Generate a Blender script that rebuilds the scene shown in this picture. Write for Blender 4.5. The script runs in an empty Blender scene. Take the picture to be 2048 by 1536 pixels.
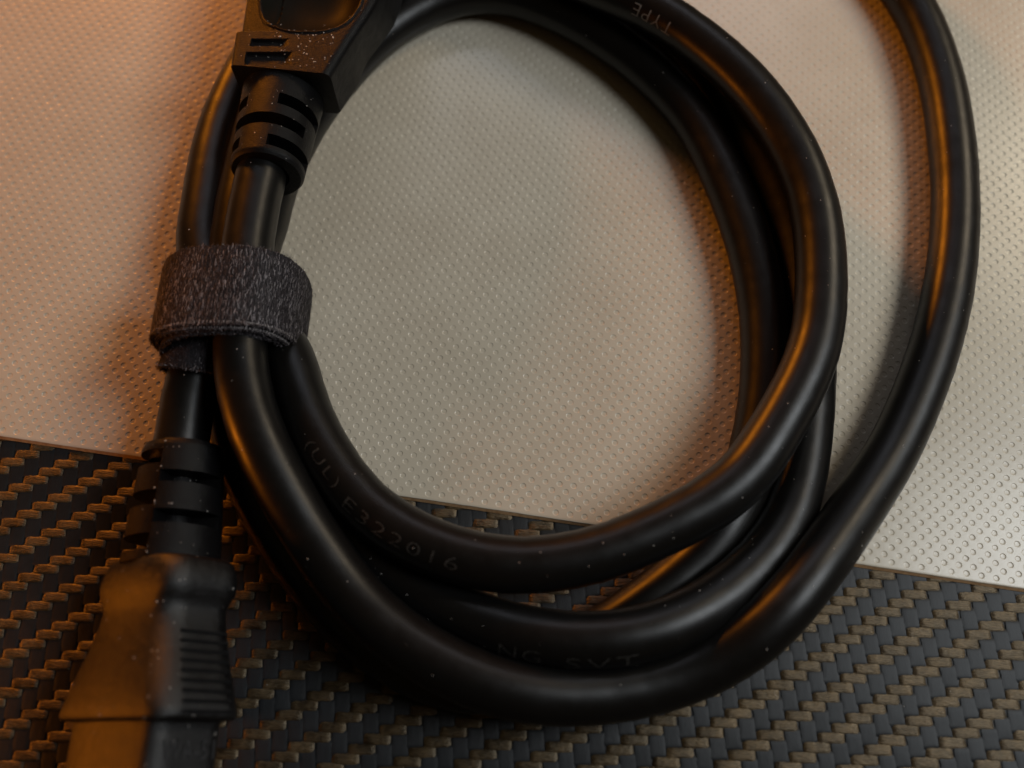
import bpy, bmesh, math, random
import numpy as np
from mathutils import Vector, Matrix

random.seed(4); rng = np.random.default_rng(4)
S = bpy.context.scene
COL = S.collection
MM = 0.001

# ---------------------------------------------------------------- camera
cam = bpy.data.cameras.new("camera"); camo = bpy.data.objects.new("camera", cam); COL.objects.link(camo)
camo.location = (0, 0, 126 * MM); camo.rotation_euler = (math.radians(21.4), 0, 0)
cam.sensor_width = 36; cam.lens = 36 * 1800 / 2048
cam.clip_start = 0.005; cam.clip_end = 20
cam.dof.use_dof = True; cam.dof.focus_distance = 0.130; cam.dof.aperture_fstop = 13.0
S.camera = camo

# ---------------------------------------------------------------- light
S.view_settings.view_transform = 'Standard'; S.view_settings.look = 'None'
S.view_settings.exposure = 0; S.view_settings.gamma = 1
S.render.engine = 'CYCLES'
S.cycles.max_bounces = 6; S.cycles.use_denoising = True
W = bpy.data.worlds.new("World"); S.world = W; W.use_nodes = True
W.node_tree.nodes["Background"].inputs[0].default_value = (1.0, 0.66, 0.32, 1)
W.node_tree.nodes["Background"].inputs[1].default_value = 0.03

def lamp(name, loc, target, size, power, color, sy=None):
    l = bpy.data.lights.new(name, 'AREA'); l.energy = power; l.color = color
    l.shape = 'RECTANGLE' if sy else 'DISK'; l.size = size
    if sy: l.size_y = sy
    o = bpy.data.objects.new(name, l); COL.objects.link(o)
    o.location = loc
    o.rotation_euler = (Vector(target) - Vector(loc)).to_track_quat('-Z', 'Y').to_euler()
    return o
lamp("window_light", (0.04, 0.52, 0.40), (0.0, 0.05, 0), 0.36, 0.27, (0.86, 0.89, 1.0), 0.10)
lamp("ceiling_panel", (0.31, 0.05, 0.35), (0.05, 0.03, 0), 0.18, 0.94, (0.92, 0.97, 1.0), 0.18)
lamp("warm_lamp", (0.42, 0.36, 0.39), (0.0, 0.04, 0), 0.15, 0.72, (1.0, 0.82, 0.58))
lamp("orange_lamp", (-0.41, -0.015, 0.052), (-0.04, 0.05, 0), 0.05, 0.55, (1.0, 0.26, 0.015))
lamp("amber_lamp", (-0.20, 0.40, 0.115), (0.0, 0.03, 0), 0.07, 0.98, (1.0, 0.29, 0.018))

# ---------------------------------------------------------------- helpers
def link_props(o, kind=None, label=None, cat=None, group=None):
    if kind: o["kind"] = kind
    if label: o["label"] = label
    if cat: o["category"] = cat
    if group: o["group"] = group
    return o

def empty(name, loc=(0, 0, 0)):
    o = bpy.data.objects.new(name, None); COL.objects.link(o)
    o.location = Vector(loc) * MM; o.empty_display_size = 0.005
    return o

def new_mesh(name, V, F, mats, smooth=True, sharp=None, idx=None):
    me = bpy.data.meshes.new(name)
    me.from_pydata([tuple(v) for v in (np.asarray(V) * MM).tolist()], [], F)
    for m in (mats if isinstance(mats, (list, tuple)) else [mats]): me.materials.append(m)
    if idx is not None: me.polygons.foreach_set("material_index", idx)
    me.polygons.foreach_set("use_smooth", [smooth] * len(me.polygons))
    if smooth and sharp: me.set_sharp_from_angle(angle=math.radians(sharp))
    me.update()
    return me

def obj(name, me, parent=None):
    o = bpy.data.objects.new(name, me); COL.objects.link(o)
    if parent is not None:
        o.parent = parent
        if parent.type == 'EMPTY': o.matrix_parent_inverse = Matrix.Translation(-parent.location)
    return o

def face_up(me):
    b = bmesh.new(); b.from_mesh(me)
    for f in b.faces:
        if f.normal.z < -0.02: f.normal_flip()
    b.to_mesh(me); b.free(); me.update()
    return me

def make(name, V, F, mats, parent=None, smooth=True, sharp=None, idx=None):
    return obj(name, new_mesh(name, V, F, mats, smooth, sharp, idx), parent)

def quads(nu, nv, wrap_v=False, off=0):
    F = []
    for i in range(nu - 1):
        for j in range(nv if wrap_v else nv - 1):
            j2 = (j + 1) % nv
            F.append((off + i * nv + j, off + i * nv + j2, off + (i + 1) * nv + j2, off + (i + 1) * nv + j))
    return F

# ---------------------------------------------------------------- materials
def mat(name, color, rough, spec=0.5, coat=0.0):
    m = bpy.data.materials.new(name); m.use_nodes = True
    b = m.node_tree.nodes["Principled BSDF"]
    b.inputs["Base Color"].default_value = (*color, 1); b.inputs["Roughness"].default_value = rough
    b.inputs["Specular IOR Level"].default_value = spec
    return m
def N(m, t, **kw):
    n = m.node_tree.nodes.new(t)
    for k, v in kw.items(): setattr(n, k, v)
    return n
def L(m, a, b): m.node_tree.links.new(a, b)
def bsdf(m): return m.node_tree.nodes["Principled BSDF"]
def noise(m, scale, detail=3, rough=0.6, vec=None):
    n = N(m, "ShaderNodeTexNoise"); n.inputs["Scale"].default_value = scale
    n.inputs["Detail"].default_value = detail; n.inputs["Roughness"].default_value = rough
    if vec is None:
        tc = N(m, "ShaderNodeTexCoord"); vec = tc.outputs["Object"]
    L(m, vec, n.inputs["Vector"]); return n
def bump(m, h, dist, strength=1.0, prev=None):
    b = N(m, "ShaderNodeBump"); b.inputs["Distance"].default_value = dist; b.inputs["Strength"].default_value = strength
    L(m, h, b.inputs["Height"])
    if prev is not None: L(m, prev, b.inputs["Normal"])
    return b.outputs["Normal"]
def ramp(m, src, stops):
    r = N(m, "ShaderNodeValToRGB"); e = r.color_ramp.elements
    while len(e) < len(stops): e.new(0.5)
    for el, (p, c) in zip(e, stops): el.position = p; el.color = (*c, 1) if len(c) == 3 else c
    L(m, src, r.inputs[0]); return r.outputs[0]
def rng_map(m, src, a, b, lo=0.3, hi=0.7):
    r = N(m, "ShaderNodeMapRange")
    for k, v in zip(("From Min", "From Max", "To Min", "To Max"), (lo, hi, a, b)): r.inputs[k].default_value = v
    L(m, src, r.inputs["Value"]); return r.outputs["Result"]

# black cable jacket
M_cable = mat("black_pvc_jacket", (0.0045, 0.0042, 0.004), 0.33, 0.34)
n1 = noise(M_cable, 9000, 3); n2 = noise(M_cable, 500, 4)
L(M_cable, bump(M_cable, n1.outputs["Fac"], 0.00002, 0.5, bump(M_cable, n2.outputs["Fac"], 0.00006, 0.3)), bsdf(M_cable).inputs["Normal"])
L(M_cable, rng_map(M_cable, n2.outputs["Fac"], 0.32, 0.39), bsdf(M_cable).inputs["Roughness"])
# grained moulded plastic
M_mould = mat("black_moulded_plastic", (0.0045, 0.0042, 0.0045), 0.36, 0.14)
n1 = noise(M_mould, 5200, 4, 0.65); n2 = noise(M_mould, 700, 4)
L(M_mould, bump(M_mould, n1.outputs["Fac"], 0.00011, 0.75, bump(M_mould, n2.outputs["Fac"], 0.0002, 0.3)), bsdf(M_mould).inputs["Normal"])
L(M_mould, rng_map(M_mould, n2.outputs["Fac"], 0.30, 0.46), bsdf(M_mould).inputs["Roughness"])
M_conn = M_mould.copy(); M_conn.name = "black_grained_plastic"; bsdf(M_conn).inputs["Specular IOR Level"].default_value = 0.5
M_gloss = mat("black_polished_plastic", (0.008, 0.0075, 0.006), 0.5, 0.03)
n1 = noise(M_gloss, 600, 3)
L(M_gloss, bump(M_gloss, n1.outputs["Fac"], 0.00008, 0.3), bsdf(M_gloss).inputs["Normal"])
# plate
M_plate = mat("beige_plastic_skin", (0.55, 0.495, 0.395), 0.26, 0.6)
n1 = noise(M_plate, 2600, 4); n2 = noise(M_plate, 60, 4); n3 = noise(M_plate, 9000, 2)
c = ramp(M_plate, n2.outputs["Fac"], [(0.3, (0.52, 0.465, 0.37)), (0.7, (0.58, 0.53, 0.43))])
L(M_plate, c, bsdf(M_plate).inputs["Base Color"])
L(M_plate, bump(M_plate, n1.outputs["Fac"], 0.00003, 0.22, bump(M_plate, n3.outputs["Fac"], 0.00001, 0.3)), bsdf(M_plate).inputs["Normal"])
M_core = mat("tan_core", (0.36, 0.21, 0.10), 0.6, 0.4)
n1 = noise(M_core, 1500, 4)
c = ramp(M_core, n1.outputs["Fac"], [(0.3, (0.28, 0.155, 0.07)), (0.7, (0.44, 0.27, 0.14))]); L(M_core, c, bsdf(M_core).inputs["Base Color"])
# carbon weave: fine strands run along each float
def tow_mat(name, dark, light, along, rough, aniso):
    m = mat(name, dark, rough, 0.8 if along == 'x' else 0.36)
    tc = N(m, "ShaderNodeTexCoord"); mp = N(m, "ShaderNodeMapping")
    geo = N(m, "ShaderNodeNewGeometry"); oi = N(m, "ShaderNodeObjectInfo")
    L(m, geo.outputs["Position"], mp.inputs["Vector"])
    mp.inputs["Scale"].default_value = (1500, 6500, 1500) if along == 'x' else (7000, 900, 900)
    n = noise(m, 1.0, 3, 0.6, mp.outputs["Vector"])
    nb = noise(m, 420, 2, 0.5, geo.outputs["Position"])
    mx = N(m, "ShaderNodeMath", operation='MULTIPLY'); L(m, n.outputs["Fac"], mx.inputs[0]); L(m, nb.outputs["Fac"], mx.inputs[1])
    L(m, ramp(m, mx.outputs[0], [(0.12, dark), (0.42, light)]), bsdf(m).inputs["Base Color"])
    L(m, bump(m, n.outputs["Fac"], 0.00012 if along == "x" else 0.00004, 1.0 if along == "x" else 0.5), bsdf(m).inputs["Normal"])
    cx = N(m, "ShaderNodeCombineXYZ")
    cx.inputs[0 if along == 'x' else 1].default_value = 1.0
    bsdf(m).inputs["Anisotropic"].default_value = aniso
    if along == "x": bsdf(m).inputs["IOR"].default_value = 1.56; bsdf(m).inputs["Specular Tint"].default_value = (1.0, 0.84, 0.62, 1)
    bsdf(m).inputs["Anisotropic Rotation"].default_value = 0.25
    L(m, cx.outputs[0], bsdf(m).inputs["Tangent"])
    return m
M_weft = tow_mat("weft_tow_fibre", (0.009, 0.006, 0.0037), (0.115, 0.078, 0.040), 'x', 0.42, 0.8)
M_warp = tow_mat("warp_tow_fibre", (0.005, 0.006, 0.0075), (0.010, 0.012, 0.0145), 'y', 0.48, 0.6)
M_base = mat("dark_resin", (0.010, 0.010, 0.011), 0.5)
# strap
M_strap = mat("black_loop_fabric", (0.022, 0.019, 0.021), 0.85, 0.25)
tc = N(M_strap, "ShaderNodeTexCoord"); mp = N(M_strap, "ShaderNodeMapping"); L(M_strap, tc.outputs["Object"], mp.inputs["Vector"])
mp.inputs["Scale"].default_value = (3600, 900, 3600)
n1 = noise(M_strap, 1.0, 4, 0.7, mp.outputs["Vector"])
L(M_strap, ramp(M_strap, n1.outputs["Fac"], [(0.35, (0.006, 0.005, 0.006)), (0.62, (0.026, 0.022, 0.025))]), bsdf(M_strap).inputs["Base Color"])
L(M_strap, bump(M_strap, n1.outputs["Fac"], 0.0003, 0.9), bsdf(M_strap).inputs["Normal"])
M_fuzz = mat("loop_fibre", (0.06, 0.05, 0.055), 0.6, 0.3)
geo = N(M_fuzz, "ShaderNodeNewGeometry")
L(M_fuzz, ramp(M_fuzz, geo.outputs["Random Per Island"], [(0.0, (0.012, 0.010, 0.012)), (0.6, (0.032, 0.027, 0.031)), (0.84, (0.10, 0.088, 0.097)), (1.0, (0.42, 0.39, 0.41))]), bsdf(M_fuzz).inputs["Base Color"])
M_print = mat("grey_print", (0.16, 0.15, 0.14), 0.6, 0.3)
n1 = noise(M_print, 5000, 3)
L(M_print, ramp(M_print, n1.outputs["Fac"], [(0.40, (0.012, 0.011, 0.010)), (0.68, (0.055, 0.052, 0.047))]), bsdf(M_print).inputs["Base Color"])
M_print_lifted = mat("brightened_print", (0.17, 0.16, 0.145), 0.6, 0.3)  # same cable print, colour brightened to offset the dim light on TYPE
M_raised = mat("lightened_raised_plastic", (0.035, 0.035, 0.038), 0.4, 0.5)  # lighter than the body: light caught on the letter edges, put into the colour
M_dust = mat("dust_fleck", (0.55, 0.52, 0.49), 0.8, 0.2)

# ---------------------------------------------------------------- table surface: twill weave
PZ = 0.6                                        # top of the plate
EX0, EY0, EK = -74.92, 40.97, -0.15199          # the plate's front edge: y = EY0 + EK (x - EX0)
edge_y = lambda x: EY0 + EK * (x - EX0)
table = make("table_surface", [(-170, -90, -0.12), (170, -90, -0.12), (170, 230, -0.12), (-170, 230, -0.12)], [(0, 1, 2, 3)], M_base, smooth=False)
link_props(table, kind="structure", label="black carbon fibre weave surface under the beige sheet and the cord")
wv = np.array([1.97, -0.078]); vv = np.array([0.0, 1.262]); anchor = np.array([-70.72, 33.3]) - 0.5 * wv
def float_mesh(name, lx, ly, h, m, along, k):
    nx, ny = (9, 6) if along == 'x' else (6, 9)
    V = []
    r = np.random.default_rng(k)
    for i in range(nx):
        for j in range(ny):
            u, v = (-1 + 2 * i / (nx - 1)), (-1 + 2 * j / (ny - 1)); u, v = (math.copysign(abs(u) ** 0.6, u), math.copysign(abs(v) ** 0.6, v))
            a, b = (u, v) if along == 'x' else (v, u)
            z = h * (1 - 0.80 * abs(a) ** 4) * (1 - 0.30 * abs(b) ** 4)
            if abs(a) == 1 or abs(b) == 1: z = -0.05 if along == 'x' else (-0.03 if abs(a) == 1 else 0.035)
            rx = 1 - 0.09 * (abs(v) ** 4 if along == 'x' else 0); ry = 1 - 0.06 * (abs(u) ** 4 if along == 'y' else 0)
            x = lx / 2 * u * rx + r.normal(0, .03); y = ly / 2 * v * ry + r.normal(0, .02)
            V.append((x, y - 0.0396 * x if along == 'x' else y, z + r.normal(0, .008)))
    return face_up(new_mesh(name, V, quads(nx, ny), m, True))
weft_meshes = [float_mesh("weft_tow", 3.55, 1.44, 0.16, M_weft, 'x', k) for k in range(5)]
warp_meshes = [float_mesh("warp_tow", 2.03, 3.1, 0.075, M_warp, 'y', k) for k in range(5)]
def in_frame(x, y):
    X = np.array([x, y, -126.0]); ct, st = math.cos(math.radians(21.4)), math.sin(math.radians(21.4))
    cy, cz = ct * y + st * X[2], -st * y + ct * X[2]
    px, py = 1024 + 1800 * x / -cz, 768 - 1800 * cy / -cz
    return -30 < px < 2078 and -30 < py < 1566, -cz
weft, warp = [], []
for j in range(-52, 44):
    for i in range(-24, 100):
        p = anchor + wv * i + vv * j
        if not (-95 < p[0] < 95 and -30 < p[1] < 70) or p[1] > edge_y(p[0]) + 1.6: continue
        if (i - j) % 4 == 0: weft.append((p[0] + 0.5 * wv[0], p[1] + 0.5 * wv[1]))
        if (i - j) % 4 == 3: warp.append((p[0], p[1] + 0.5 * vv[1]))
def lay(name, spots, meshes, jit):
    spots = sorted(spots, key=lambda p: (not in_frame(*p)[0], in_frame(*p)[1]))
    for k, (x, y) in enumerate(spots[:300]):
        o = obj(name, meshes[k % len(meshes)], table)
        o.location = ((x + random.gauss(0, jit)) * MM, (y + random.gauss(0, jit)) * MM, random.gauss(0, 0.008) * MM)
        o.rotation_euler = (random.gauss(0, 0.012), random.gauss(0, 0.012), random.gauss(0, 0.02))
    V, F = [], []
    for k, (x, y) in enumerate(spots[300:]):
        me = meshes[k % len(meshes)]; off = len(V)
        V += [(v.co.x / MM + x + random.gauss(0, .01), v.co.y / MM + y + random.gauss(0, .01), v.co.z / MM) for v in me.vertices]
        F += [tuple(off + q for q in p.vertices) for p in me.polygons]
    if V: link_props(make(name + "_field", V, F, meshes[0].materials[0], table), kind="stuff")
lay("weft_tow", weft, weft_meshes, 0.03)
lay("warp_tow", warp, warp_meshes, 0.03)

# ---------------------------------------------------------------- beige studded sheet
plate = empty("plastic_sheet", (0, 110, 0))
link_props(plate, label="beige plastic sheet pressed with rows of tiny round dimples under the coil", cat="sheet")
X0, X1, Y1 = -165.0, 165.0, 225.0
cv = [(-166, -0.34, 0.185), (-166, 0.02, 0.468), (-166, 170, 0.468), (-166, 170, 0.185), (166, -0.34, 0.185), (166, 0.02, 0.468), (166, 170, 0.468), (166, 170, 0.185)]
make("sheet_core", [(x, edge_y(x) + d, z) for x, d, z in cv], [(0, 4, 5, 1), (1, 5, 6, 2), (2, 6, 7, 3), (3, 7, 4, 0), (0, 1, 2, 3), (7, 6, 5, 4)], M_core, plate, smooth=False)
# skin: a sheet pressed with round dimples in staggered rows that run along the cut edge
ed = np.array([1.0, EK]); ed /= np.linalg.norm(ed); en = np.array([-ed[1], ed[0]])
PA, PH, ND = 2.045, 1.05, 12
O0 = np.array([0.0, edge_y(0.0)])
rect = []
for k in range(ND):                               # 12 points round the cell: 4 along each long side, 2 along each short one
    pass
ang12 = [2 * math.pi * (k + 0.5) / ND for k in range(ND)]
for t_ in ang12:
    c_, s_ = math.cos(t_), math.sin(t_)
    f = min(1 / max(abs(c_), 1e-9) * PA / 2, 1 / max(abs(s_), 1e-9) * PH / 2)
    rect.append((f * c_, f * s_))
corner_of = lambda p: (math.copysign(PA / 2, p[0]), math.copysign(PH / 2, p[1]))
# snap the ray hits nearest the corners onto the corners
for q in ((1, 1), (-1, 1), (-1, -1), (1, -1)):
    k = min(range(ND), key=lambda k: (rect[k][0] - q[0] * PA / 2) ** 2 + (rect[k][1] - q[1] * PH / 2) ** 2)
    rect[k] = (q[0] * PA / 2, q[1] * PH / 2)
rect = np.array(rect)
prof = [(0.468, 0.0), (0.450, -0.0005), (0.425, -0.007), (0.388, -0.034), (0.352, -0.056), (0.32, -0.061), (0.14, -0.061)]
cell_F = [f[::-1] for f in quads(1 + len(prof), ND, True)] + [((len(prof)) * ND + k, (len(prof)) * ND + (k + 1) % ND, (len(prof) + 1) * ND) for k in range(ND)]
cell_F = np.array([tuple(f) if len(f) == 4 else tuple(f) + (-1,) for f in cell_F])
circ = np.array([(math.cos(t_), math.sin(t_)) for t_ in ang12])
FRONT = 0.42
SV, SF, nvc = [], [], (len(prof) + 1) * ND + 1
NROW = 105
for j in range(NROW):
    y = FRONT + PH * (j + 0.5)
    half = 78 + 0.36 * y; n0 = int(half / PA)
    for i in range(-n0, n0 + 1):
        x = (i + 0.5 * (j % 2)) * PA
        s = 1 + random.gauss(0, .035); hz = 1 + random.gauss(0, .13)
        dx, dy = random.gauss(0, .018), random.gauss(0, .018)
        loc = [np.c_[rect + (x, y), np.zeros(ND)]]
        for r, z in prof: loc.append(np.c_[circ * (r * s) + (x + dx, y + dy), np.full(ND, z * hz)])
        loc.append(np.array([[x + dx, y + dy, -0.061 * hz]]))
        SV.append(np.vstack(loc))
nc = len(SV); SV = np.vstack(SV)
rowx = [(-(int((78 + 0.36 * (FRONT + PH * (j + 0.5))) / PA)) - 0.5 + 0.5 * (j % 2), int((78 + 0.36 * (FRONT + PH * (j + 0.5))) / PA) + 0.5 + 0.5 * (j % 2)) for j in range(NROW)]
faces = []
base = (np.arange(nc) * nvc)
for f in cell_F.tolist():
    idx_ = [q for q in f if q >= 0]
    faces += np.stack([base + q for q in idx_], 1).tolist()
VL = SV.tolist()
def plain(poly):
    k = len(VL); VL.extend(poly); faces.append(list(range(k, k + len(poly))))
BX = 166.0
for j in range(NROW):                             # undimpled margins left and right of the view
    y0, y1 = FRONT + PH * j, FRONT + PH * (j + 1)
    plain([(-BX, y0, 0), (rowx[j][0] * PA, y0, 0), (rowx[j][0] * PA, y1, 0), (-BX, y1, 0)])
    plain([(rowx[j][1] * PA, y0, 0), (BX, y0, 0), (BX, y1, 0), (rowx[j][1] * PA, y1, 0)])
yT = FRONT + PH * NROW
plain([(-BX, yT, 0), (BX, yT, 0), (BX, 190, 0), (-BX, 190, 0)])
NE = 260                                           # front lip, rolled over and slightly uneven where it was cut
lip = [(FRONT, 0.0), (0.10, 0.0), (0.03, -0.03), (0.0, -0.09), (0.01, -0.128)]
wv_ = [0.022 * math.sin(0.31 * q) + random.gauss(0, .012) for q in range(NE)]
k0 = len(VL)
for q in range(NE):
    x = -BX + 2 * BX * q / (NE - 1)
    for d, z in lip: VL.append((x, d + (wv_[q] if d < 0.2 else 0), z))
faces += [list(f) for f in quads(NE, len(lip), False, k0)]
VL = np.array(VL)
W3 = np.c_[O0 + VL[:, :1] * ed + VL[:, 1:2] * en, VL[:, 2] + PZ]
skin = make("sheet_skin", W3, faces, M_plate, plate, True); face_up(skin.data); skin.data.set_sharp_from_angle(angle=math.radians(50))

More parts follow.
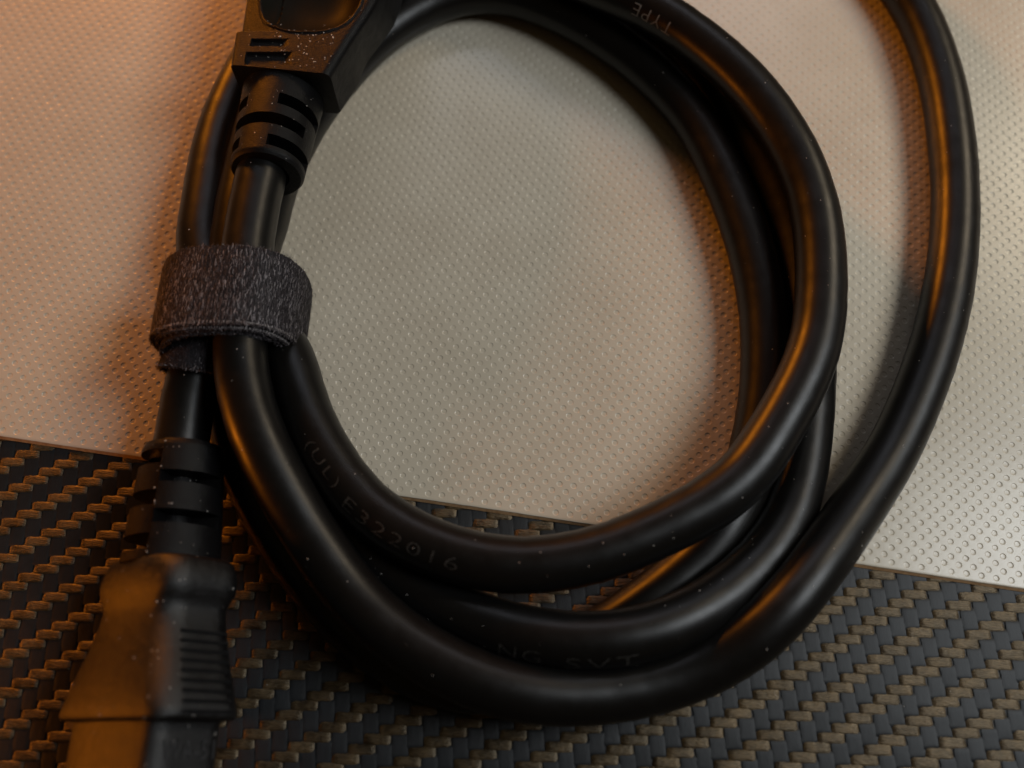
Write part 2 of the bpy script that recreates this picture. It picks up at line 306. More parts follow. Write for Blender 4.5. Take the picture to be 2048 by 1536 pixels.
# ---------------------------------------------------------------- the power cord
cord = empty("power_cord", (-44, 36, 0))
link_props(cord, label="coiled black power cord with a moulded plug at each end", cat="power cord")
PATH = np.array([-3655,8166,1350,-3669,8014,1356,-3683,7864,1363,-3696,7714,1369,-3708,7566,1375,-3719,7418,1381,-3728,7272,1387,-3736,7127,1393,-3743,6981,1398,-3747,6835,1404,-3750,6688,1409,-3750,6540,1414,-3749,6391,1419,-3746,6240,1424,-3742,6088,1429,-3736,5935,1435,-3729,5780,1440,-3721,5623,1445,-3713,5465,1450,-3703,5305,1455,-3692,5146,1459,-3677,4986,1463,-3658,4828,1467,-3634,4673,1470,-3603,4521,1471,-3567,4371,1471,-3525,4225,1470,-3478,4081,1466,-3427,3941,1459,-3371,3803,1449,-3311,3668,1436,-3247,3537,1419,-3182,3408,1398,-3114,3281,1375,-3044,3156,1349,-2973,3033,1322,-2900,2911,1294,-2825,2790,1266,-2748,2669,1239,-2670,2550,1213,-2589,2431,1188,-2506,2312,1165,-2421,2195,1143,-2334,2079,1124,-2245,1964,1106,-2153,1851,1090,-2057,1739,1075,-1959,1631,1063,-1856,1527,1053,-1748,1427,1044,-1636,1331,1037,-1519,1241,1032,-1399,1156,1028,-1275,1075,1026,-1149,998,1024,-1020,926,1023,-889,857,1023,-757,792,1021,-622,732,1019,-486,678,1015,-347,628,1009,-207,585,1001,-65,549,989,79,520,974,225,497,955,372,481,935,520,471,912,669,468,888,818,471,864,968,480,840,1118,493,818,1267,511,798,1415,534,781,1563,561,766,1710,593,756,1854,630,750,1998,670,749,2138,714,755,2276,762,768,2410,815,788,2539,873,815,2663,936,846,2782,1005,881,2896,1078,917,3006,1157,951,3113,1241,980,3217,1328,1003,3320,1419,1019,3421,1514,1026,3520,1611,1025,3619,1712,1015,3718,1815,999,3817,1922,975,3916,2031,946,4018,2143,912,4120,2257,874,4224,2373,835,4329,2491,794,4434,2611,753,4539,2733,714,4644,2855,677,4747,2977,643,4849,3100,613,4949,3223,585,5047,3346,561,5143,3470,540,5236,3595,522,5327,3721,506,5413,3848,493,5497,3977,483,5578,4107,473,5656,4238,466,5732,4370,460,5806,4502,454,5879,4635,450,5949,4768,447,6018,4902,444,6085,5037,441,6150,5172,439,6214,5309,438,6275,5446,436,6334,5584,435,6391,5723,434,6446,5863,433,6499,6004,433,6549,6145,432,6598,6288,432,6644,6430,431,6689,6574,431,6731,6718,431,6771,6862,431,6809,7008,431,6846,7153,430,6880,7299,430,6912,7446,430,6943,7592,430,6971,7740,430,6997,7887,430,7022,8035,430,7044,8184,430,7065,8332,430,7084,8481,430,7100,8630,430,7116,8779,430,7129,8928,430,7142,9078,430,7153,9227,430,7163,9377,430,7172,9527,430,7178,9677,430,7183,9826,430,7184,9976,430,7183,10126,430,7179,10276,430,7171,10426,430,7161,10575,430,7149,10725,430,7134,10874,430,7116,11022,430,7094,11171,430,7070,11319,430,7042,11466,430,7009,11612,430,6973,11757,430,6932,11901,430,6886,12043,430,6837,12185,430,6783,12325,430,6726,12463,430,6665,12600,430,6599,12734,430,6530,12867,430,6456,12997,430,6379,13125,430,6297,13250,430,6211,13373,430,6121,13492,430,6027,13609,430,5930,13723,430,5831,13835,430,5728,13944,430,5623,14051,430,5515,14155,430,5405,14256,430,5292,14355,430,5177,14451,430,5060,14544,430,4940,14634,430,4818,14720,430,4693,14804,430,4567,14884,430,4438,14961,430,4308,15034,430,4175,15104,430,4041,15171,430,3906,15236,430,3769,15297,430,3631,15356,430,3492,15412,430,3353,15466,430,3212,15517,430,3070,15565,430,2927,15611,430,2784,15654,430,2639,15695,430,2494,15732,430,2348,15767,430,2202,15798,430,2055,15826,430,1907,15850,430,1758,15870,430,1610,15886,430,1460,15899,430,1311,15907,430,1161,15912,430,1011,15912,430,862,15909,430,712,15902,430,563,15890,430,414,15875,430,265,15855,430,117,15831,431,-30,15803,431,-175,15770,431,-320,15732,431,-463,15689,431,-605,15641,432,-745,15588,432,-882,15529,432,-1017,15466,433,-1150,15397,433,-1280,15323,434,-1408,15245,434,-1533,15163,435,-1655,15077,435,-1775,14988,436,-1893,14895,436,-2008,14800,437,-2121,14701,438,-2231,14600,438,-2338,14496,439,-2443,14389,440,-2545,14279,440,-2643,14166,441,-2737,14050,441,-2828,13931,442,-2916,13810,443,-3000,13686,443,-3080,13560,444,-3158,13432,445,-3234,13302,446,-3307,13171,446,-3379,13040,447,-3449,12907,448,-3517,12774,448,-3585,12639,449,-3651,12504,450,-3715,12369,451,-3778,12232,452,-3838,12094,453,-3897,11955,455,-3953,11815,456,-4008,11674,458,-4061,11532,460,-4112,11390,462,-4162,11247,465,-4210,11104,468,-4257,10960,471,-4303,10816,475,-4348,10672,479,-4392,10528,484,-4435,10383,489,-4476,10237,496,-4516,10091,502,-4553,9945,510,-4588,9798,518,-4620,9650,527,-4648,9503,537,-4673,9355,547,-4693,9208,558,-4710,9060,570,-4722,8913,583,-4731,8766,595,-4737,8620,609,-4739,8474,622,-4740,8329,636,-4738,8184,650,-4736,8041,664,-4732,7899,677,-4729,7759,690,-4725,7621,703,-4721,7485,715,-4717,7350,726,-4710,7216,737,-4699,7080,747,-4682,6942,756,-4656,6799,766,-4620,6651,775,-4572,6499,784,-4513,6343,793,-4445,6186,802,-4369,6030,812,-4286,5875,822,-4200,5723,832,-4111,5574,843,-4022,5428,852,-3936,5284,861,-3856,5141,868,-3787,4998,874,-3731,4856,877,-3688,4714,879,-3655,4573,877,-3626,4435,873,-3593,4300,867,-3551,4171,858,-3496,4047,847,-3430,3930,832,-3354,3818,815,-3271,3710,795,-3185,3605,774,-3097,3501,751,-3010,3396,727,-2924,3290,704,-2838,3183,681,-2752,3075,660,-2663,2968,642,-2572,2862,626,-2477,2758,613,-2379,2655,603,-2276,2556,597,-2170,2458,594,-2061,2363,596,-1948,2271,601,-1833,2181,610,-1716,2094,622,-1597,2010,637,-1477,1929,655,-1355,1850,675,-1233,1774,697,-1109,1701,722,-984,1631,747,-857,1565,773,-729,1502,800,-598,1442,828,-465,1387,856,-329,1336,883,-191,1289,910,-51,1247,935,92,1210,959,236,1178,981,382,1151,999,529,1131,1015,678,1116,1027,827,1109,1035,975,1109,1040,1123,1115,1040,1269,1129,1037,1411,1149,1031,1551,1176,1021,1688,1209,1008,1821,1248,991,1952,1292,972,2080,1342,949,2207,1398,923,2331,1459,895,2453,1525,865,2572,1596,834,2690,1672,804,2805,1752,774,2919,1837,746,3030,1927,718,3138,2022,692,3244,2122,666,3347,2228,641,3446,2340,616,3540,2457,591,3628,2581,568,3711,2710,546,3787,2843,526,3856,2980,507,3918,3121,491,3973,3264,477,4023,3409,465,4069,3555,455,4111,3702,447,4150,3850,440,4186,3997,434,4220,4145,430,4252,4293,427,4281,4441,425,4308,4589,423,4332,4738,422,4355,4886,422,4374,5035,421,4391,5184,421,4405,5333,421,4415,5483,422,4423,5633,422,4428,5782,422,4431,5932,423,4433,6082,423,4433,6232,424,4432,6382,424,4429,6531,425,4424,6681,425,4416,6830,426,4405,6979,426,4391,7128,427,4373,7277,427,4352,7425,428,4327,7573,428,4299,7720,428,4268,7866,429,4233,8012,429,4195,8156,429,4155,8301,429,4112,8444,429,4068,8588,430,4024,8731,430,3980,8874,430,3936,9018,430,3892,9161,430,3846,9304,430,3800,9446,430,3750,9588,430,3698,9728,430,3641,9867,430,3581,10003,430,3516,10138,430,3448,10271,430,3375,10402,430,3299,10531,430,3219,10658,430,3136,10783,430,3050,10906,430,2962,11026,430,2870,11145,430,2776,11261,430,2677,11374,430,2576,11484,430,2470,11589,430,2360,11690,430,2246,11786,430,2128,11878,430,2006,11966,430,1882,12050,430,1756,12130,430,1628,12208,430,1499,12284,430,1368,12358,430,1236,12429,430,1104,12499,430,970,12567,430,835,12632,430,698,12693,430,560,12751,430,421,12805,430,280,12856,430,138,12903,430,-6,12946,430,-150,12986,430,-295,13022,430,-442,13052,430,-589,13076,430,-737,13092,430,-885,13098,430,-1032,13093,430,-1179,13076,430,-1324,13047,430,-1465,13005,430,-1604,12953,430,-1739,12892,430,-1870,12821,430,-1996,12743,430,-2118,12657,430,-2235,12565,430,-2347,12466,430,-2454,12362,430,-2556,12253,430,-2654,12140,430,-2747,12023,430,-2836,11903,430,-2921,11780,430,-3001,11654,430,-3077,11525,430,-3148,11393,430,-3214,11259,430,-3275,11123,430,-3331,10984,430,-3384,10844,430,-3434,10702,430,-3482,10560,430,-3530,10418,430,-3577,10276,430,-3624,10133,430,-3671,9991,430,-3719,9849,430,-3766,9706,430,-3812,9564,430,-3857,9421,430,-3900,9277,430,-3942,9133,430,-3982,8989,430,-4020,8844,430,-4057,8698,430,-4091,8552,430,-4125,8406,430,-4159,8260,430,-4193,8114,430,-4227,7969,430,-4257,7823,430,-4281,7677,429,-4296,7530,429,-4299,7383,429,-4290,7235,429,-4271,7088,429,-4243,6942,428,-4208,6798,428,-4167,6655,427,-4122,6513,427,-4076,6371,426,-4034,6230,426,-4001,6087,425,-3983,5943,425,-3981,5797,424,-3995,5652,423,-4020,5506,423,-4050,5360,422,-4076,5214,422,-4093,5068,421,-4098,4921,421,-4090,4773,421,-4071,4627,420,-4044,4480,420,-4010,4335,420,-3970,4190,420,-3926,4046,420,-3878,3903,420,-3826,3763,419,-3769,3625,415,-3709,3490,408,-3645,3357,400,-3578,3227,391,-3506,3098,383,-3431,2970,377,-3353,2844,373,-3271,2719,369,-3187,2596,367,-3100,2474,365,-3011,2355,364,-2919,2236,363,-2825,2119,362,-2730,2004,362,-2632,1890,362,-2533,1778,361,-2430,1669,361,-2325,1562,361,-2217,1459,361,-2105,1360,361,-1989,1265,361,-1869,1175,361,-1746,1091,361,-1620,1011,361,-1490,937,361,-1357,870,360,-1221,808,360,-1082,753,360,-940,706,360,-797,669,360,-651,641,360,-505,625,360,-357,622,360,-210,632,360,-64,655,360,79,691,360,220,737,360,357,794,361,491,858,361,623,929,361,753,1003,361,882,1078,361,1012,1154,362,1141,1231,362,1270,1307,362,1398,1386,362,1525,1466,362,1650,1548,362,1774,1633,362,1896,1720,363,2016,1809,364,2135,1900,366,2252,1993,369,2367,2088,373,2479,2187,380,2586,2289,388,2688,2395,397,2784,2507,407,2874,2624,416,2959,2746,422,3038,2872,426,3111,3002,429,3179,3135,433,3242,3271,437,3299,3408,441,3352,3547,445,3400,3688,450,3444,3829,454,3486,3971,459,3524,4114,463,3560,4258,466,3593,4403,468,3622,4549,470,3648,4695,471,3671,4843,470,3691,4992,469,3708,5141,468,3723,5291,465,3735,5441,462,3745,5591,460,3752,5742,457,3755,5893,454,3756,6044,451,3753,6195,448,3747,6346,446,3737,6496,444,3724,6646,442,3708,6796,440,3689,6945,438,3667,7094,437,3642,7242,436,3614,7390,435,3583,7537,434,3550,7684,433,3515,7830,432,3478,7976,432,3440,8121,431,3400,8266,431,3360,8410,431,3317,8554,431,3274,8698,431,3227,8840,430,3178,8982,430,3124,9121,430,3066,9259,431,3003,9395,431,2935,9528,431,2862,9658,431,2784,9785,432,2702,9910,432,2616,10032,433,2527,10151,434,2435,10268,435,2340,10383,437,2242,10495,438,2142,10604,440,2039,10710,442,1934,10814,444,1826,10915,446,1715,11014,448,1602,11110,451,1485,11205,453,1366,11298,456,1243,11390,458,1118,11480,460,989,11567,462,858,11650,463,726,11729,464,592,11802,465,457,11870,465,323,11930,465,188,11983,464,52,12028,463,-85,12064,461,-224,12091,460,-366,12107,458,-510,12111,456,-655,12103,453,-800,12083,451,-943,12051,448,-1084,12008,446,-1221,11955,444,-1354,11893,442,-1484,11821,440,-1609,11742,438,-1731,11657,437,-1848,11566,436,-1962,11470,434,-2072,11369,434,-2178,11265,433,-2281,11156,432,-2380,11045,432,-2475,10930,431,-2567,10812,431,-2656,10691,431,-2742,10569,431,-2824,10443,430,-2903,10316,430,-2979,10187,430,-3052,10056,431,-3123,9924,431,-3191,9790,431,-3256,9655,431,-3318,9518,432,-3377,9380,433,-3434,9241,434,-3488,9100,435,-3539,8959,436,-3588,8816,438,-3634,8672,441,-3676,8526,444,-3713,8379,448,-3745,8230,452,-3770,8080,458,-3791,7928,465,-3808,7775,473,-3824,7622,482,-3841,7469,492,-3862,7316,504,-3884,7164,518,-3906,7014,533,-3922,6865,550,-3928,6720,569,-3923,6578,589,-3904,6440,611,-3873,6306,635,-3832,6176,660,-3783,6049,687,-3727,5926,715,-3665,5805,745,-3597,5687,775,-3524,5572,806,-3448,5457,838,-3370,5343,871,-3294,5225,903,-3220,5103,934,-3152,4976,965,-3089,4842,993,-3031,4703,1020,-2978,4561,1045,-2925,4418,1067,-2871,4275,1086,-2814,4134,1102,-2752,3995,1116,-2685,3860,1126,-2613,3728,1134,-2537,3599,1139,-2457,3473,1142,-2373,3351,1144,-2286,3231,1145,-2194,3116,1145,-2097,3004,1145,-1995,2897,1145,-1888,2796,1146,-1776,2700,1146,-1658,2611,1148,-1536,2528,1149,-1409,2452,1151,-1278,2381,1154,-1144,2316,1156,-1007,2257,1159,-868,2204,1162,-727,2157,1165,-583,2116,1168,-438,2081,1171,-292,2054,1173,-144,2035,1176,5,2023,1179,154,2020,1181,303,2024,1183,452,2036,1185,600,2054,1187,748,2079,1189,894,2109,1191,1039,2145,1192,1183,2187,1193,1324,2234,1194,1464,2287,1195,1603,2343,1196,1740,2403,1197,1877,2464,1197,2013,2527,1198,2147,2593,1198,2280,2661,1199,2411,2734,1199,2540,2810,1199,2665,2892,1199,2785,2979,1199,2901,3073,1199,3010,3174,1199,3113,3282,1199,3209,3395,1199,3301,3513,1198,3388,3635,1198,3473,3758,1197,3557,3883,1197,3639,4009,1196,3720,4136,1196,3799,4264,1195,3875,4393,1194,3949,4524,1193,4018,4656,1192,4083,4791,1190,4142,4927,1189,4195,5066,1188,4241,5208,1186,4281,5351,1185,4316,5496,1183,4345,5642,1182,4372,5790,1180,4395,5938,1178,4415,6086,1177,4433,6235,1175,4448,6384,1173,4460,6533,1172,4468,6682,1170,4474,6832,1168,4475,6982,1167,4472,7131,1165,4465,7280,1164,4452,7429,1162,4435,7577,1161,4412,7725,1160,4384,7871,1159,4351,8017,1158,4313,8161,1157,4271,8305,1156,4223,8447,1155,4172,8588,1154,4117,8727,1153,4058,8865,1153,3995,9001,1152,3928,9135,1152,3858,9268,1152,3783,9398,1151,3704,9525,1151,3621,9650,1151,3535,9772,1151,3445,9892,1150,3352,10010,1150,3256,10125,1150,3158,10238,1150,3057,10349,1150,2954,10457,1150,2848,10563,1150,2739,10667,1150,2628,10767,1150,2514,10864,1150,2397,10957,1149,2277,11047,1149,2154,11132,1149,2028,11214,1148,1900,11292,1147,1770,11368,1146,1640,11443,1145,1509,11517,1143,1377,11592,1141,1246,11667,1139,1114,11743,1136,983,11820,1132,851,11898,1128,720,11976,1123,590,12056,1117,461,12138,1110,334,12221,1103,210,12307,1094,89,12396,1085,-29,12488,1074,-145,12582,1063,-259,12675,1051,-375,12767,1037,-493,12853,1023,-615,12932,1008,-741,13002,992,-874,13059,975,-1010,13103,958,-1151,13135,940,-1295,13154,921,-1440,13160,903,-1586,13155,884,-1730,13138,865,-1873,13107,846,-2012,13064,827,-2147,13008,808,-2276,12938,790,-2399,12856,772,-2516,12764,755,-2627,12664,739,-2733,12556,724,-2833,12443,710,-2928,12327,696,-3019,12207,685,-3105,12085,674,-3187,11961,665,-3263,11834,657,-3334,11705,650,-3400,11574,645,-3462,11441,641,-3520,11306,638,-3574,11170,637,-3625,11033,637,-3673,10894,639,-3719,10754,641,-3762,10614,645,-3803,10473,650,-3840,10331,655,-3874,10189,662,-3906,10046,669,-3934,9903,678,-3960,9758,687,-3984,9613,696,-4005,9467,706,-4024,9320,717,-4040,9173,728,-4054,9024,740,-4066,8876,751,-4076,8727,764,-4085,8578,776,-4093,8429,789,-4100,8280,801,-4106,8132,814,-4112,7983,827,-4118,7836,839,-4122,7689,852,-4125,7542,864,-4126,7396,877,-4125,7250,888,-4122,7105,900,-4118,6961,911,-4113,6816,922,-4109,6670,932,-4108,6522,941,-4110,6373,950,-4116,6222,959,-4126,6070,967,-4141,5918,974,-4161,5766,981,-4187,5616,987,-4218,5467,993,-4253,5319,998,-4291,5173,1002,-4329,5027,1005,-4363,4881,1008,-4393,4734,1010,-4416,4587,1011,-4432,4438,1011,-4442,4290,1011,-4448,4140,1010,-4452,3991,1009,-4455,3842,1007,-4459,3693,1006,-4463,3543,1004,-4469,3394,1002,-4474,3245,1000], float).reshape(-1, 3) / 100.0
PATH = PATH[2:-1]
R = 3.6
Tn = np.gradient(PATH, axis=0); Tn /= np.linalg.norm(Tn, axis=1)[:, None]
Lf = np.cross([0, 0, 1.0], Tn); Lf /= np.linalg.norm(Lf, axis=1)[:, None]      # towards the inside of the coil
Up = np.cross(Tn, Lf)
ARC = np.r_[0, np.cumsum(np.linalg.norm(np.diff(PATH, axis=0), axis=1))]
def on_cable(s, phi, r=R):
    f = np.interp(s, ARC, np.arange(len(ARC))); i = min(int(f), len(ARC) - 2); t = f - i
    P, l, u = (PATH[i] * (1 - t) + PATH[i + 1] * t, Lf[i] * (1 - t) + Lf[i + 1] * t, Up[i] * (1 - t) + Up[i + 1] * t)
    return P + r * (math.sin(phi) * l + math.cos(phi) * u)
NSEG = 36
th = np.linspace(0, 2 * math.pi, NSEG, endpoint=False)
wob = 1 + 0.006 * np.sin(np.linspace(0, 260, len(PATH)))[:, None] + 0.006 * rng.normal(size=(len(PATH), 1))
V = PATH[:, None, :] + R * wob[:, :, None] * (np.sin(th)[None, :, None] * Lf[:, None, :] + np.cos(th)[None, :, None] * Up[:, None, :])
cable = make("cable", V.reshape(-1, 3), [f[::-1] for f in quads(len(PATH), NSEG, True)], M_cable, cord)
bm = bmesh.new(); bm.from_mesh(cable.data); bmesh.ops.recalc_face_normals(bm, faces=bm.faces[:]); bm.to_mesh(cable.data); bm.free()

def text_mesh(txt, width, height, cuts=2):
    cu = bpy.data.curves.new("t", 'FONT'); cu.body = txt; cu.size = 1; cu.resolution_u = 3; cu.offset = -0.012; cu.space_character = 1.15
    o = bpy.data.objects.new("t", cu); COL.objects.link(o)
    dg = bpy.context.evaluated_depsgraph_get(); me = bpy.data.meshes.new_from_object(o.evaluated_get(dg))
    bpy.data.objects.remove(o); bpy.data.curves.remove(cu)
    b = bmesh.new(); b.from_mesh(me); bpy.data.meshes.remove(me)
    bmesh.ops.triangulate(b, faces=b.faces[:])
    bmesh.ops.subdivide_edges(b, edges=[e for e in b.edges if e.calc_length() > 0.12], cuts=cuts, use_grid_fill=False)
    bmesh.ops.triangulate(b, faces=b.faces[:])
    P = np.array([v.co[:2] for v in b.verts]); b.verts.index_update()
    F = [tuple(v.index for v in f.verts) for f in b.faces]; b.free()
    P -= P.min(0); P /= P.max(0); return P * [width, height], F
def print_on_cable(txt, s0, width, height, phi, m=None):
    P, F = text_mesh(txt, width, height)
    V = [on_cable(s0 + x, phi + (y - height / 2) / R, R * 1.012 + 0.03) for x, y in P]
    o = make("printed_lettering", V, F, m or M_print, cable, smooth=False); return o
def s_at(i): return ARC[i]
print_on_cable("(UL)", 1108.9, 6.8, 1.8, math.radians(-20))
print_on_cable("E322016", 1117.8, 16.0, 1.6, math.radians(-28))
print_on_cable("TYPE", 1256.7, 8.0, 1.9, math.radians(58), M_print_lifted)
print_on_cable("SVT", 523.1, 8.0, 1.7, math.radians(-54))
print_on_cable("NG", 515.6, 4.8, 1.7, math.radians(-48))

# --- strain reliefs: a sleeve with slots cut in rows
def sleeve(name, O, D, length, rad, slots, parent, m, steps=()):
    O = np.array(O, float); D = np.array(D, float); D /= np.linalg.norm(D)
    Rt = np.cross(D, [0, 0, 1.0]); Rt /= np.linalg.norm(Rt)
    if Rt[0] < 0: Rt = -Rt
    U = np.cross(Rt, D); U = U if U[2] > 0 else -U
    ss = set(np.linspace(0, length, 60)); tt = set(np.linspace(-math.pi, math.pi, 97)[:-1])
    for s0, s1, t0, t1, d in slots:
        for s in (s0, s1): ss |= {s - .03, s + .05, s - .12, s + .14}
        for t in (t0, t1): tt |= {t - .006, t + .010, t - .05, t + .05}
    for t in steps: tt |= {t - .01, t + .01}
    ss = np.array(sorted(s for s in ss if 0 <= s <= length)); tt = np.array(sorted(t for t in tt if -math.pi <= t < math.pi))
    V = []
    for s in ss:
        for t in tt:
            r = rad(s, t)
            for s0, s1, t0, t1, d in slots:
                if s0 < s < s1 and t0 < t < t1: r = 2.3
            V.append(O + D * s + r * (math.sin(t) * Rt + math.cos(t) * U))
    nv = len(tt); F = quads(len(ss), nv, True)
    flip = np.dot(np.cross(D, Rt), U) < 0
    n0 = len(V)
    for ring, c, rr in ((0, O, 3.3), (len(ss) - 1, O + D * length, 3.3)):
        k0 = len(V)
        for t in tt: V.append(c + rr * (math.sin(t) * Rt + math.cos(t) * U))
        for j in range(nv):
            q = (ring * nv + j, ring * nv + (j + 1) % nv, k0 + (j + 1) % nv, k0 + j); F.append(q[::-1] if ring == 0 else q)
    me = new_mesh(name, V, F, m, True, 32)
    bm = bmesh.new(); bm.from_mesh(me); bmesh.ops.recalc_face_normals(bm, faces=bm.faces[:]); bm.to_mesh(me); bm.free()
    me.set_sharp_from_angle(angle=math.radians(32))
    return obj(name, me, parent)
rd = math.radians

# --- upper plug: flared body with a dished top
def loft_normals(me, ang):
    bm = bmesh.new(); bm.from_mesh(me); bmesh.ops.recalc_face_normals(bm, faces=bm.faces[:]); bm.to_mesh(me); bm.free()
    me.set_sharp_from_angle(angle=math.radians(ang))
def sst(x): x = min(1, max(0, x)); return x * x * (3 - 2 * x)
ZB, ZT = 9.8, 19.0
def plug_top(x, y):
    z = ZT
    if x < -36.0 + 0: # left shoulder falls away beyond the collar
        d = sst((y - 99.1) / 0.35)
        z -= d * (0.35 + 0.42 * max(0, -36.6 - x))
    q = abs((x + 31.0) / 8.0) ** 2.6 + abs((y - 108.8) / 9.6) ** 2.6
    if q < 1: z -= 3.4 * (1 - q ** 1.4)
    elif q < 1.16: z += 0.16 * sst((1.16 - q) / 0.08) * sst((q - 1) / 0.08)
    if -39.2 < x < -33.4 and 96.3 < y < 97.7: z -= 0.45 * min(1, sst((97.7 - y) / 0.25), sst((-33.4 - x) / 1.5))
    if -39.7 < x < -32.6 and 92.9 < y < 95.2: z -= 0.5 * min(1, sst((95.2 - y) / 0.2), sst((-32.6 - x) / 1.5))
    return z
ys = np.r_[np.linspace(92.0, 100.5, 110), np.linspace(100.7, 126, 60), np.linspace(127, 152, 6)]
V, fi = [], []
xs_n = 120
for y in ys:
    xl = -41.85 + 0.012 * (y - 92); xr = np.interp(y, [91, 98.4, 105.2, 116, 124, 152], [-27.3, -24.4, -21.4, -17.6, -16.4, -16.4])
    xb = np.interp(y, [91, 97, 102, 110, 114, 124, 152], [-27.3, -24.7, -23.3, -19.3, -18.4, -17.0, -17.0])
    yo = lambda x: y - 0.115 * (x + 34.5)
    prof = []
    for k in range(8): prof.append((xl + 0.5 + (xb - xl - 1) * k / 7, ZB))                # underside
    prof.append((xb, ZB + 0.5)); 
    for k in range(1, 6): prof.append((xb + (xr - xb) * k / 6, ZB + 0.5 + (ZT - 1.9 - ZB) * k / 6))
    rr = 1.25
    for k in range(9):
        t = math.pi / 2 * k / 8; prof.append((xr - rr + rr * math.cos(t), ZT - rr + rr * math.sin(t)))
    for k in range(1, xs_n):
        x = xr - rr - (xr - rr - xl - 0.7) * k / xs_n; prof.append((x, plug_top(x, yo(x))))
    zl = plug_top(xl + 0.7, yo(xl))
    for k in range(1, 6):
        t = math.pi / 2 * k / 5; prof.append((xl + 0.7 - 0.7 * math.sin(t), zl - 0.7 + 0.7 * math.cos(t)))
    for k in range(1, 4): prof.append((xl, zl - 0.7 + (ZB + 0.5 - zl + 0.7) * k / 3))
    for x, z in prof: V.append((x, yo(x), z))
nv = len(prof); F = quads(len(ys), nv, True)
F.append(tuple(range(nv))); F.append(tuple((len(ys) - 1) * nv + j for j in range(nv)))
idx = []
VV = np.array(V)
for f in F:
    c = VV[list(f)].mean(0)
    q = abs((c[0] + 31.0) / 8.0) ** 2.6 + abs((c[1] - 108.8) / 9.6) ** 2.6
    idx.append(1 if (q < 0.99 and c[2] > 14 and len(f) == 4) else 0)
me = new_mesh("plug", V, F, [M_mould, M_gloss], True, None, idx); loft_normals(me, 34)
plug = obj("plug", me, cord)
plug["label"] = "upper plug with a glossy dished top face"
radA = lambda s, t: 5.35 + 0.055 * s - (0.35 * sst((0.5 - s) / 0.5)) 
sl = [(1.3, 3.1, rd(10), rd(100), 2.0), (1.3, 3.1, rd(-110), rd(-38), 2.0),
      (5.0, 6.9, rd(-72), rd(64), 2.0), (5.0, 6.9, rd(110), rd(179), 2.0),
      (8.7, 10.6, rd(14), rd(100), 2.0), (8.7, 10.6, rd(-110), rd(-36), 2.0)]
sleeve("strain_relief", (-36.2, 77.2, 13.6), (0.9, 15.6, -1.2), 16.2, radA, sl, plug, M_mould)

# --- lower connector: rolled box body with collar, flare and rim
CX, CZ, ROLL = -43.6, 10.2, rd(37)
wdir = np.array([math.cos(ROLL), math.sin(ROLL)]); hdir = np.array([-math.sin(ROLL), math.cos(ROLL)])
def rrect(Wd, Hh, r, n=7):
    P = []
    for cx, cy, a0 in ((1, 1, 0), (-1, 1, 90), (-1, -1, 180), (1, -1, 270)):
        for k in range(n):
            t = rd(a0 + 90 * k / (n - 1)); P.append((cx * (Wd / 2 - r) + r * math.cos(t), cy * (Hh / 2 - r) + r * math.sin(t)))
        nx, ny = {0: (-1, 1), 90: (-1, -1), 180: (1, -1), 270: (1, 1)}[a0]
        x1, y1 = nx * (Wd / 2 - r), ny * (Hh / 2 - r)
        e = P[-1]; f = {0: (-(Wd / 2 - r), Hh / 2), 90: (-Wd / 2, -(Hh / 2 - r)), 180: (Wd / 2 - r, -Hh / 2), 270: (Wd / 2, Hh / 2 - r)}[a0]
        for k in range(1, 7): P.append((e[0] + (f[0] - e[0]) * k / 7, e[1] + (f[1] - e[1]) * k / 7))
    return P
secs = [(20.9, 8.0, 8.0, 2.4), (20.75, 12.6, 10.0, 2.2), (20.5, 13.6, 10.9, 2.2), (20.1, 14.3, 11.5, 2.2), (19.0, 15.2, 12.0, 2.2), (18.0, 15.6, 12.2, 2.2), (17.2, 15.7, 12.2, 2.2),
        (16.5, 15.5, 12.1, 2.2), (15.6, 14.7, 11.6, 2.3), (14.9, 14.1, 11.2, 2.4), (14.2, 14.0, 11.1, 2.4),
        (12.5, 14.7, 11.4, 2.5), (10, 16.2, 11.9, 2.6), (7.5, 17.9, 12.5, 2.7), (5, 19.6, 13.1, 2.7), (3.2, 20.6, 13.5, 2.6), (2.3, 20.8, 13.5, 2.3), (1.9, 20.4, 13.3, 2.2), (1.7, 19.6, 12.8, 2.1),
        (1.6, 17.2, 11.3, 1.9), (1.2, 16.9, 11.1, 1.8), (-6, 16.8, 11.1, 1.8), (-13.5, 16.6, 11.0, 1.8), (-14, 15.6, 10.4, 1.6)]
WK, HK, BULGE = 1.075, 0.83, 1.25
# densify
dy = []
for k in range(len(secs) - 1):
    n = max(1, int(abs(secs[k][0] - secs[k + 1][0]) / 0.8))
    for q in range(n): dy.append(tuple(np.array(secs[k]) * (1 - q / n) + np.array(secs[k + 1]) * q / n))
dy.append(secs[-1])
V = []
for y, Wd, Hh, r in dy:
    cx = CX + 0.012 * (y - 2)
    Wd, Hh = Wd * WK, Hh * HK
    for u, v in rrect(Wd, Hh, r):
        if v > 0: v += BULGE * max(0, 1 - (2 * u / Wd) ** 2)
        p = wdir * u + hdir * v; V.append((cx + p[0], y, CZ + 1.0 * sst((14 - y) / 11) + p[1]))
nv = len(rrect(8, 8, 2)); F = quads(len(dy), nv, True); F.append(tuple(range(nv))); F.append(tuple((len(dy) - 1) * nv + j for j in range(nv)))
me = new_mesh("connector", V, F, M_conn, True); loft_normals(me, 40)
conn = obj("connector", me, cord)
conn["label"] = "lower connector body with a flared grip"
par = rd(-6)
def radC(s, t):
    r = 6.35 - 0.062 * s - 0.25 * sst((s - 14.9) / 0.9)
    if t < par: r -= 0.34
    return r
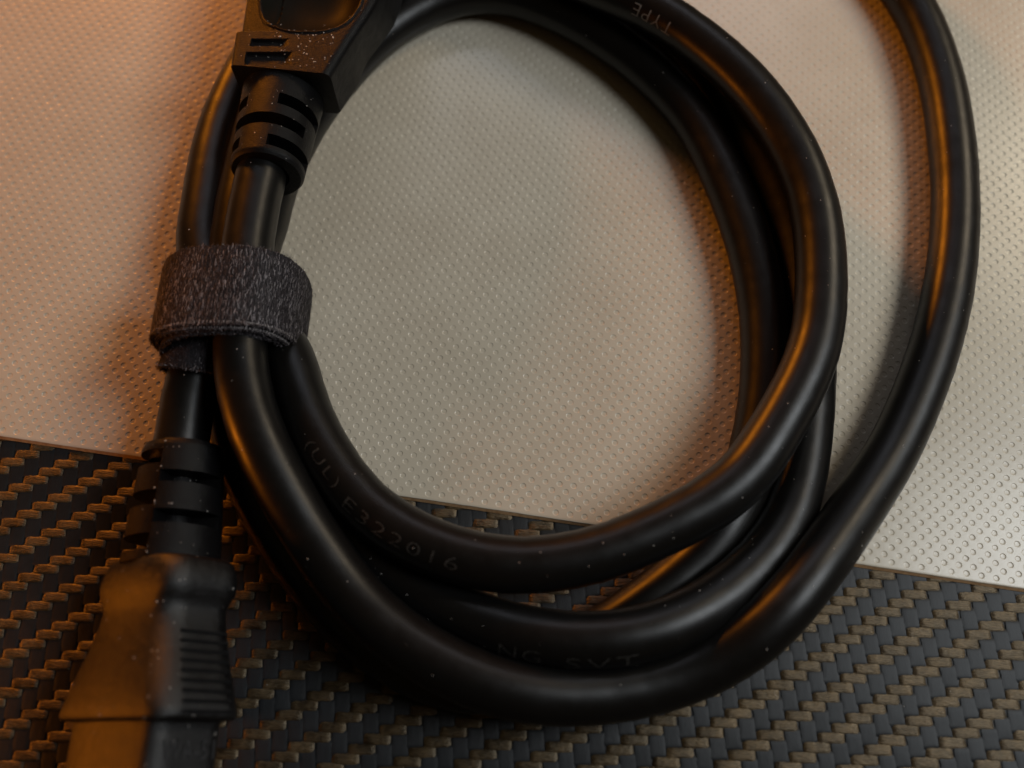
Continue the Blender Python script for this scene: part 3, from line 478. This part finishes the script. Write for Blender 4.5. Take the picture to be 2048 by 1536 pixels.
sl = [(4.5, 6.2, par + .02, rd(84), 2.3), (9.8, 11.3, par + .02, rd(84), 2.3), (4.5, 6.2, rd(120), rd(179), 2.3),
      (1.3, 3.2, rd(-125), par - .03, 2.3), (6.9, 8.8, rd(-125), par - .03, 2.3), (12.4, 14.3, rd(-125), par - .03, 2.3)]
sleeve("strain_relief", (-43.9, 20.3, 10.2), (-0.25, 15.6, 0.1), 15.7, radC, sl, conn, M_mould, (par,))
# grip ribs on the right-hand flank
tv = -hdir; nrm = wdir
rib_me = None
for k in range(9):
    y = 11.6 - 1.12 * k
    Wd = np.interp(y, [2.3, 3.2, 5, 7.5, 10, 12.5], [20.8, 20.6, 19.6, 17.9, 16.2, 14.7])
    if rib_me is None:
        b = bmesh.new(); bmesh.ops.create_cube(b, size=1)
        bmesh.ops.scale(b, vec=(6.6 * MM, 0.42 * MM, 0.6 * MM), verts=b.verts[:])
        bmesh.ops.bevel(b, geom=b.edges[:], offset=0.12 * MM, segments=2, affect='EDGES')
        rib_me = bpy.data.meshes.new("grip_rib"); b.to_mesh(rib_me); b.free(); rib_me.materials.append(M_mould)
    o = obj("grip_rib", rib_me, conn)
    c2 = np.array([CX + 0.012 * (y - 2), CZ + 1.0 * sst((14 - y) / 11)]) + nrm * (Wd * WK / 2) + tv * 0.3
    o.location = Vector((c2[0], y, c2[1])) * MM
    o.rotation_euler = (0, math.atan2(-tv[1], tv[0]), 0)
# raised lettering on the same flank
P, F0 = text_mesh("WA-51", 6.6, 2.0, 0)
V = []
for x, yy in P:
    c2 = np.array([CX, CZ + 1.0]) + nrm * (16.85 * WK / 2 + 0.02) + tv * (x - 3.4)
    V.append((c2[0], -2.4 + yy, c2[1]))
top = [(v[0] + nrm[0] * .18, v[1], v[2] + nrm[1] * .18) for v in V]
n = len(V); ed = {}
for f in F0:
    for i in range(3):
        e = (f[i], f[(i + 1) % 3]); ed[e] = 1
F = [tuple(n + i for i in f) for f in F0] + [(e[0], e[1], n + e[1], n + e[0]) for e in ed if (e[1], e[0]) not in ed]
make("raised_lettering", V + top, F, M_raised, conn, smooth=False)

# ---------------------------------------------------------------- hook-and-loop strap
strap = empty("cable_strap", (-39.5, 56, 0))
link_props(strap, label="fuzzy dark fabric strap wrapped round the bundled strands of the cord", cat="strap")
def ring(t, grow, y):
    hw, hh = 8.55 + grow, 8.45 + grow
    c, s = math.cos(t), math.sin(t); e = 2 / 2.5
    x = hw * abs(s) ** e * (1 if s >= 0 else -1); z = hh * abs(c) ** e * (1 if c >= 0 else -1)
    z = max(z, -9.2)
    return np.array([-39.45 + 0.03 * (y - 56) + x, y, 10.25 + z])
def band(name, g, thick, yb, yt, seed):
    r = np.random.default_rng(seed); nt, ny = 150, 14
    V = []
    jb, jt = r.normal(0, .05, nt), r.normal(0, .05, nt)
    for k in range(nt):
        t = 2 * math.pi * k / nt
        y0, y1 = yb(t) + jb[k], yt(t) + jt[k]
        row = [(y0 + (y1 - y0) * q / (ny - 1), g) for q in range(ny)] + [(y1 - (y1 - y0) * q / (ny - 1), g - thick) for q in range(ny)]
        for y, gg in row: V.append(ring(t, gg, y))
    nv = 2 * ny; F = []
    for k in range(nt):
        k2 = (k + 1) % nt
        for j in range(nv):
            j2 = (j + 1) % nv; F.append((k * nv + j, k2 * nv + j, k2 * nv + j2, k * nv + j2))
    me = new_mesh(name, V, F, M_strap, True); loft_normals(me, 50)
    return obj(name, me, strap)
yb0 = lambda t: 50.5 - 0.45 * math.cos(t) + 0.25 * math.sin(2 * t); yt0 = lambda t: 61.2 + 0.35 * math.sin(t + 1)
layers = [("outer_layer", 1.45, 0.42, lambda t: yb0(t), yt0), ("middle_layer", 0.74, 0.42, lambda t: yb0(t) - 0.45 - 0.15 * math.sin(t), lambda t: yt0(t) - 0.5),
          ("inner_layer", 0.05, 0.42, lambda t: yb0(t) - 0.85 - 0.9 * max(0, -math.sin(t)) ** 2, lambda t: yt0(t) - 0.9)]
for k, (nm, g, tk, b0, t0) in enumerate(layers): band(nm, g, tk, b0, t0, k)
# tail of the strap, arched over the strand that runs to the connector
V = []; na, nl = 40, 12
i0 = len(PATH) - 1 - int(np.argmin(np.abs(PATH[::-1][:40, 1] - 53)))
sA = ARC[i0]
for k in range(na):
    phi = rd(-118 + 236 * k / (na - 1))
    for q in range(nl): V.append(on_cable(sA + (6.9 + 0.6 * math.cos(phi * 1.3) + random.gauss(0, .05)) * q / (nl - 1), phi, R + 1.25 + 0.25 * math.cos(phi)))
    for q in range(nl): V.append(on_cable(sA + (6.9 + 0.6 * math.cos(phi * 1.3)) * (nl - 1 - q) / (nl - 1), phi, R + 0.7 + 0.25 * math.cos(phi)))
me = new_mesh("strap_tail", V, quads(na, 2 * nl, True), M_strap, True); loft_normals(me, 50)
tail = obj("strap_tail", me, strap)
# loop pile: short fibres lying along the strand direction
FV, FF = [], []
def fibre(p, d, n, ln, w):
    side = np.cross(d, n); side /= np.linalg.norm(side) + 1e-9
    k = len(FV); lift = rng.uniform(.02, .16)
    for q, (f, up) in enumerate(((0, 0.0), (.35, lift), (.7, lift * 1.1), (1, lift * rng.uniform(0, 1.6)))):
        c = p + d * ln * f + n * up + side * rng.normal(0, .03)
        FV.append(c - side * w / 2); FV.append(c + side * w / 2)
    for q in range(3): FF.append((k + 2 * q, k + 2 * q + 1, k + 2 * q + 3, k + 2 * q + 2))
def ring_n(t, g, y):
    a, b = ring(t - .02, g, y), ring(t + .02, g, y); tg = b - a; tg /= np.linalg.norm(tg)
    n = np.cross(tg, [0, 1, 0]); n /= np.linalg.norm(n)
    return (n if np.dot(n, ring(t, g, y) - np.array([-39.45, y, 10.25])) > 0 else -n), tg
for k in range(15000):
    t = round(rng.uniform(-2.0, 2.0) / .042) * .042 + rng.normal(0, .009); nm, g, tk, b0, t0 = layers[0]
    y = rng.uniform(b0(t) + .2, t0(t) - .5); n, tg = ring_n(t, g, y)
    d = np.array([0, 1.0, 0]) * rng.choice([-1, 1]) + tg * rng.normal(0, .14) + n * rng.normal(0, .07); d /= np.linalg.norm(d)
    fibre(ring(t, g - .01, y), d, n, rng.uniform(.4, 1.2), rng.uniform(.03, .065))
for k in range(9000):                            # frayed rims of the three layers
    t = rng.uniform(-2.1, 2.1); li = int(rng.choice([0, 0, 1, 1, 2])); nm, g, tk, b0, t0 = layers[li]
    top = rng.random() < .2
    y = t0(t) if top else b0(t); n, tg = ring_n(t, g, y)
    d = np.array([0, 1.0 if top else -1.0, 0]) * rng.uniform(-.2, .9) + tg * rng.normal(0, .7) + n * rng.normal(0, .45); d /= np.linalg.norm(d)
    fibre(ring(t, g - rng.uniform(0, tk), y), d, n, rng.uniform(.15, .5), rng.uniform(.025, .05))
for k in range(2600):                            # tail
    phi = rng.uniform(-2.0, 2.0); q = rng.uniform(0, 1) if rng.random() < .65 else 1.0; s = sA + q * (6.9 + 0.6 * math.cos(phi * 1.3))
    c = on_cable(s, phi, 0); p = on_cable(s, phi, R + 1.24 + 0.25 * math.cos(phi)); n = (p - c) / np.linalg.norm(p - c)
    d = np.array([0, -1.0, 0]) * rng.uniform(-1, 1) + rng.normal(0, .35, 3); d /= np.linalg.norm(d)
    fibre(p, d, n, rng.uniform(.2, .6), rng.uniform(.025, .05))
SV2, SF2 = [], []
for li, n_st in ((0, 150), (1, 150)):            # overlock stitches along the lower rims
    nm, g, tk, b0, t0 = layers[li]
    for k in range(n_st):
        t = -1.9 + 3.8 * (k + rng.normal(0, .12)) / n_st; n, tg = ring_n(t, g, b0(t))
        p = ring(t, g + .03, b0(t) + .02); w = tg * rng.uniform(.035, .06); ln = np.array([0, rng.uniform(.16, .34), 0]) + tg * rng.normal(.04, .04)
        k0 = len(SV2); SV2 += [p - w - n * .30, p + w - n * .30, p - w - np.array([0, .05, 0]), p + w - np.array([0, .05, 0]), p - w + ln + n * .03, p + w + ln + n * .03]
        SF2 += [(k0, k0 + 1, k0 + 3, k0 + 2), (k0 + 2, k0 + 3, k0 + 5, k0 + 4)]
M_stitch = mat("grey_stitch_thread", (0.34, 0.31, 0.31), 0.7, 0.3)
st = make("edge_stitching", SV2, SF2, M_stitch, strap, smooth=False); st["kind"] = "stuff"
pile = make("fibre_pile", FV, FF, M_fuzz, strap, smooth=False); pile["kind"] = "stuff"

# ---------------------------------------------------------------- dust
DV, DF = [], []
def fleck(p, n, s):
    k = len(DV); a = rng.normal(size=3); a -= n * np.dot(a, n); a /= np.linalg.norm(a); b = np.cross(n, a)
    e = rng.uniform(.6, 2.2)
    for q in range(5):
        t = 2 * math.pi * q / 5; r = s * rng.uniform(.5, 1.1); DV.append(p + a * r * math.cos(t) * e + b * r * math.sin(t) + n * .005)
    DV.append(p + n * s * .7)
    DF.extend((k + q, k + (q + 1) % 5, k + 5) for q in range(5))
for k in range(520):
    s = rng.uniform(2, ARC[-1] - 2); phi = rng.normal(0, .75)
    if abs(phi) > 1.5: continue
    p = on_cable(s, phi, R + .02); c = on_cable(s, phi, 0); fleck(p, (p - c) / R, abs(rng.normal(0.035, .022)) + .018)
def dust_on(me, num, ylo, yhi, xlo=-99, xhi=99, sz=.045):
    vs = [(np.array(v.co) / MM, np.array(v.normal)) for v in me.vertices if v.normal.z > .35 and ylo < v.co.y / MM < yhi and xlo < v.co.x / MM < xhi]
    for k in range(num):
        p, n = vs[rng.integers(len(vs))]; p = p + rng.normal(0, .06, 3) * (1 - abs(n)); fleck(p, n, abs(rng.normal(sz, .03)) + .02)
dust_on(plug.data, 60, 92.3, 103, -35.5, -26.5, .07)
dust_on(plug.data, 30, 92, 106)
dust_on(conn.data, 70, -5, 21)
for ch in cord.children_recursive:
    if ch.name.startswith("strain_relief"): dust_on(ch.data, 60, 18, 95)
def hair(p, n, ln):
    d = rng.normal(size=3); d -= n * np.dot(d, n); d /= np.linalg.norm(d); s = np.cross(n, d); c = rng.normal(0, .9); k = len(DV); w = rng.uniform(.005, .008)
    for q in range(9):
        f = q / 8 - .5; pt = p + d * ln * f + s * c * ln * f * f + n * (.03 + .12 * (0.25 - f * f)); DV.extend([pt - s * w, pt + s * w])
    for q in range(8): DF.append((k + 2 * q, k + 2 * q + 1, k + 2 * q + 3, k + 2 * q + 2))
for k in range(7):
    s = rng.uniform(2, ARC[-1] - 2); phi = rng.normal(0, .5); c = on_cable(s, phi, 0); p = on_cable(s, phi, R + .01); hair(p, (p - c) / R, rng.uniform(.5, 2.0))
for k in range(60):
    x, y = rng.uniform(-75, 75), rng.uniform(-3, 90); up = np.array([0, 0, 1.0])
    z = PZ + .005 if y > edge_y(x) + .3 else .16
    fleck(np.array([x, y, z]), up, abs(rng.normal(.03, .03)) + .02)
    if k % 12 == 0: hair(np.array([x, y, z]), up, rng.uniform(.8, 2.6))
dust = make("dust", DV, DF, M_dust, smooth=False)
link_props(dust, kind="stuff", label="pale dust specks clinging to the black cord and plugs")
